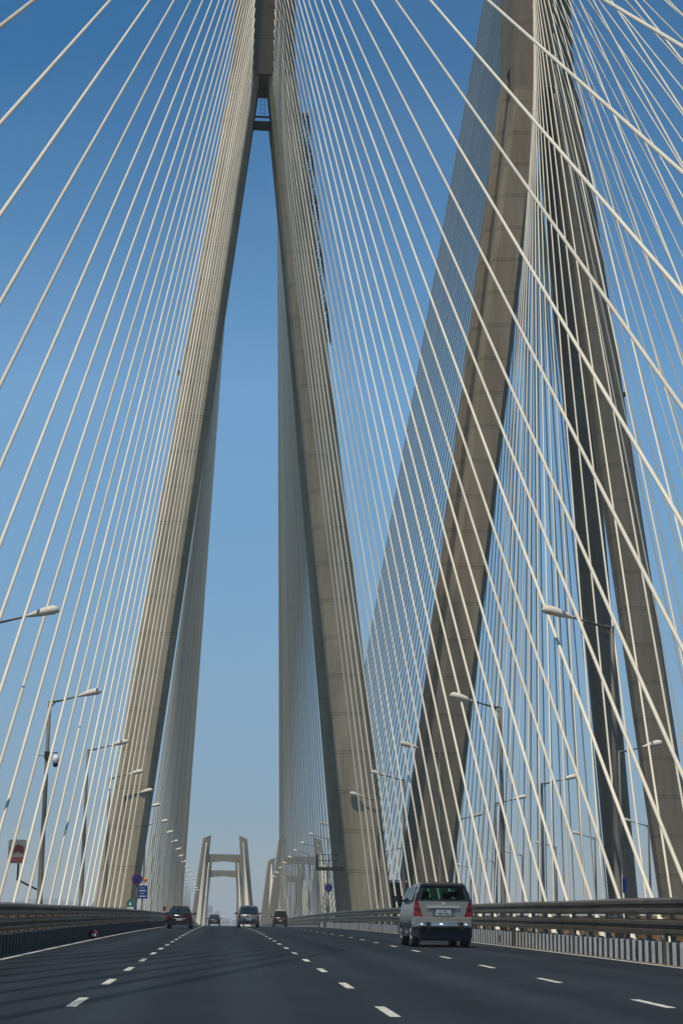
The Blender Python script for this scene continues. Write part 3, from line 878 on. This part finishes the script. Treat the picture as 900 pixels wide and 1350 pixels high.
    add(t, 'lower_bumper', 'black', lambda b: b.loft([ring(W*a, [(.9,.24),(1.0,.32),(1.0,.62)], y) for a, y in ((.90,-.09),(.97,0),(.985,.5))]))
    for x0, x1 in ((-.80,-.56),(-.42,.46),(.60,.80)):
        add(t, 'guard_tube', 'chrome', lambda b, x0=x0, x1=x1: b.tube((x0,-.19,.66),(x1,-.19,.66),.075,.075,14))
    for x in (-.49, .53):
        add(t, 'overrider', 'black', lambda b, x=x: b.box(x-.065,x+.065,-.22,-.06,.54,.76))
    add(t, 'tow_bar', 'black', lambda b: (b.box(-.72,.72,.15,.5,.2,.34), b.box(-.2,.1,-.04,.2,.2,.28)))
    add(t, 'exhaust', 'dark_steel', lambda b: b.tube((.45,-.05,.27),(.45,.4,.27),.035,.035,8))
    for s in (-1, 1):
        wheel(t, s*.80, .88, .36, .23, s); wheel(t, s*.80, 3.65, .36, .23, s)
        for yc in (.88, 3.65): add(t, 'wheel_arch', 'black', lambda b, s=s, yc=yc: [b.loft([[(s*W*(1.0+o),yc+.46*cos(a),.36+.46*sin(a)),(s*W*(1.0+o),yc+.36*cos(a),.36+.36*sin(a)),(s*W*(1.0+o),yc+.36*cos(a+.35),.36+.36*sin(a+.35)),(s*W*(1.0+o),yc+.46*cos(a+.35),.36+.46*sin(a+.35))] for o in (-.02,.012)]) for a in [pi*k/9 for k in range(9)]])
        add(t, 'mud_flap', 'black', lambda b, s=s: b.box(s*.80-.12, s*.80+.12, .38, .41, .12, .5))
        add(t, 'side_step', 'chrome', lambda b, s=s: b.box(min(s*.88,s*1.0), max(s*.88,s*1.0), 1.45, 3.1, .32, .40))
        add(t, 'side_moulding', 'black', lambda b, s=s: b.box(min(s*W*.99,s*W*1.022), max(s*W*.99,s*W*1.022), 1.3, 3.15, .62, .74))
        add(t, 'door_handle', 'chrome', lambda b, s=s: [b.box(min(s*W*.985,s*W*1.025), max(s*W*.985,s*W*1.025), y, y+.2, 1.17, 1.21) for y in (1.25, 2.15)])
        m = add(t, 'wing_mirror', 'carblack', lambda b, s=s: (b.loft([[(s*(W*.97+o*.30),2.98+dy,1.42-.02*o),(s*(W*.97+o*.30),2.98+dy,1.60),(s*(W*.97+o*.30),3.08+dy,1.58),(s*(W*.97+o*.30),3.08+dy,1.43)] for o, dy in ((.15,0),(.6,-.04),(1,0))]), b.bar((s*W*.93,3.05,1.42),(s*(W+.1),3.03,1.5),.06,.05)))
    t.scale = (.955, .96, .955)
    return t
people_carrier()

def small_car(name, loc, rz, label, W, H, L, paint, style, extra=None):
    """generic saloon / estate seen from behind; origin at rear axle ground"""
    t = thing(name, loc, label, 'car', None, rz)
    belt = H*0.62 if style != 'van' else H*0.60
    low = [(.86,.25),(.97,.33),(1.0,.55),(.995,belt*.85),(.94,belt)]
    def sec(y, wf, zs): return ring(W*wf, [(a, .25+(z-.25)*zs) for a, z in low], y)
    b = MB()
    b.loft([sec(0.0,.90,.93), sec(.12,.98,.98), sec(.5,1,1), sec(L*.55,1,1), sec(L*.78,.98,.93), sec(L*.95,.9,.78), sec(L,.8,.66)], 0, True)
    b.build('body', paint, t)
    if style == 'saloon': yb0, yt0, yt1, yb1 = .55, 1.15, 2.3, 3.05
    else: yb0, yt0, yt1, yb1 = .06, .28, L*.50, L*.72
    b = MB()
    wt = .66 if style == 'saloon' else .76
    top = [(W*wt, yt0, H-.05), (W*wt*.9, yt0+.05, H), (-W*wt*.9, yt0+.05, H), (-W*wt, yt0, H-.05)]
    def cr(yb, yt, zt): return [(W*.93,yb,belt-.02),(W*wt,yt,zt-.06),(W*wt*.88,yt,zt),(-W*wt*.88,yt,zt),(-W*wt,yt,zt-.06),(-W*.93,yb,belt-.02)]
    b.loft([cr(yb0,yt0,H-.03), cr(yb0+.3,yt0+.3,H), cr(yb1-.5,yt1-.1,H), cr(yb1,yt1,H-.05)])
    b.build('roof', paint, t)
    def onslope(f): return yb0+(yt0-yb0)*f
    def rw(b):
        za, zb_ = belt+.03, H-.13
        fa, fb = .05, (zb_-belt)/(H-.03-belt)
        b.loft([[(-W*.83,onslope(fa)+o,za),(W*.83,onslope(fa)+o,za),(W*.70,onslope(fb)+o,zb_),(-W*.70,onslope(fb)+o,zb_)] for o in (-.03,-.002)])
    add(t, 'rear_window', 'glass', rw)
    for s in (-1, 1):
        add(t, 'side_window', 'glass', lambda b, s=s: b.loft([[(s*(W*.925+o),yb0+.35,belt+.03),(s*(W*.925+o),yb1-.25,belt+.03),(s*(W*wt+.03+o),yt1-.05,H-.12),(s*(W*wt+.03+o),yt0+.2,H-.12)] for o in (0.0,.025)]))
        zl = belt*.80
        add(t, 'tail_lamp', 'tailred', lambda b, s=s: (b.loft([[(s*W*.62,y,zl-.08),(s*W*.95,y+.06,zl-.08),(s*W*.93,y+.06,zl+.08),(s*W*.66,y,zl+.08)] for y in (-.03,.1)]) if style == 'saloon' else
            b.loft([[(s*W*.78,y,belt*.72),(s*W*.97,y+.05,belt*.72),(s*W*.92,y+.08,belt*1.02),(s*W*.80,y,belt*1.02)] for y in (-.03,.12)])))
        add(t, 'wing_mirror', 'carblack', lambda b, s=s: (b.ell((s*(W+.10), yb1-.28, belt+.08), .12, .07, .085, 10, 6), b.bar((s*W*.9,yb1-.25,belt),(s*(W+.05),yb1-.28,belt+.05),.05,.05)))
        wheel(t, s*(W-.12), .75, .31, .2, s); wheel(t, s*(W-.12), L-.85, .31, .2, s)
    add(t, 'rear_bumper', 'black' if style != 'saloon' else paint, lambda b: b.loft([ring(W*a, [(.95,.24),(1.0,.32),(1.0,.52)], y) for a, y in ((.90,-.10),(.99,0),(1.005,.35))]))
    add(t, 'number_plate', 'plate', lambda b: b.box(-.20,.20,-.125,-.105,.50 if style == 'saloon' else .55,.62 if style == 'saloon' else .67))
    add(t, 'chrome_strip', 'chrome', lambda b: b.box(-.42,.42,-.05,-.015,belt*.70,belt*.70+.035))
    if extra: extra(t)
    return t
small_car('saloon_car', (-2.50, 104.6, zr(105.5)), 0, 'dark maroon saloon car driving in the left lane ahead', 0.80, 1.40, 4.2, 'maroon', 'saloon')
small_car('grey_estate_car', (2.26, 130, zr(131)), 0.012, 'grey silver tall car in the middle of the road near the crest', 0.84, 1.68, 4.3, 'silver2', 'van')
def pale_roof(t):
    add(t, 'roof_load', 'white', lambda b: b.loft([[(-.5,y,1.68),(.5,y,1.68),(.42,y,1.80),(-.42,y,1.80)] for y in (.4, 2.0)]))
small_car('hatchback_car', (6.6, 182, zr(183)), 0, 'small dark brown hatchback with a white topped roof at the crest, near the right barrier', 0.80, 1.68, 3.8, 'darkcar', 'van', pale_roof)
def taxi_bits(t):
    add(t, 'taxi_roof', 'yellow', lambda b: b.loft([[(-.52,y,1.395),(.52,y,1.395),(.46,y,1.44),(-.46,y,1.44)] for y in (1.2, 2.3)]))
    add(t, 'yellow_boot', 'yellow', lambda b: b.box(-.26,.26,-.06,-.02,.50,.68))
small_car('taxi', (-0.66, 212, zr(213)), 0, 'tiny black and yellow taxi on the crest of the road', 0.78, 1.42, 4.0, 'carblack', 'saloon', taxi_bits)

# ------------------------------------------------------------------ far skyline
def tower_block(x0, x1, y, h, label, step=0):
    t = thing('tower_block', ((x0+x1)/2, y, -22), label, 'building', 'far tower blocks in the haze')
    w = (x1-x0)/2
    b = MB(); b.box(-w, w, -9, 9, 0, h+22)
    if step: b.box(-w*.5, w*.3, -6, 6, h+22, h+22+step)
    b.build('tower_wall', 'tower_block', t)
    b = MB()
    nf = int((h+20)/7)
    for k in range(nf): b.box(-w*.9, w*.9, -9.3, -9.05, 4+k*7, 6.4+k*7)
    b.build('window_bands', 'glass', t, kind='stuff')
tower_block(-28.5, -15, 3500, 36, 'tallest faint grey tower block on the skyline, left of the taxi', 3)
tower_block(-10.5, 0.5, 3500, 25, 'second faint tower block on the skyline, just above the taxi', 3)
tower_block(4, 24, 3700, 12, 'low wide tower block on the skyline between the taxi and the grey car')
tower_block(28, 46, 3900, 10, 'lowest tower block on the skyline, beside the grey car')
b = MB(); rings = []
rn = random.Random(11)
for k in range(40):
    x = -1400+k*45; yv_ = 5200
    h = max(1, 66*math.exp(-((x+500)/170)**2)+46*math.exp(-((x+820)/230)**2)+30*math.exp(-((x+1150)/200)**2)+rn.uniform(-4, 4))
    rings.append([(x, yv_-220, -22.5), (x, yv_+400, -22.5), (x, yv_+60, -22+h+22), (x, yv_-20, -22+h+20)])
b.loft(rings); b.build('far_hills', 'hill', kind='structure')

# ------------------------------------------------------------------ sea haze
hz = MB(); hz.box(-6200, 6200, -1000, 9200, -23.2, 124.0)
hm = bpy.data.materials.new('sea_haze'); hm.use_nodes = True
hn = hm.node_tree
for n_ in list(hn.nodes):
    if n_.type == 'BSDF_PRINCIPLED': hn.nodes.remove(n_)
pv = hn.nodes.new('ShaderNodeVolumePrincipled')
pv.inputs['Color'].default_value = (0.86, 0.92, 0.97, 1)
pv.inputs['Density'].default_value = HAZE
hn.links.new(pv.outputs['Volume'], hn.nodes['Material Output'].inputs['Volume'])
ho = hz.build('haze', [hm], kind='stuff')
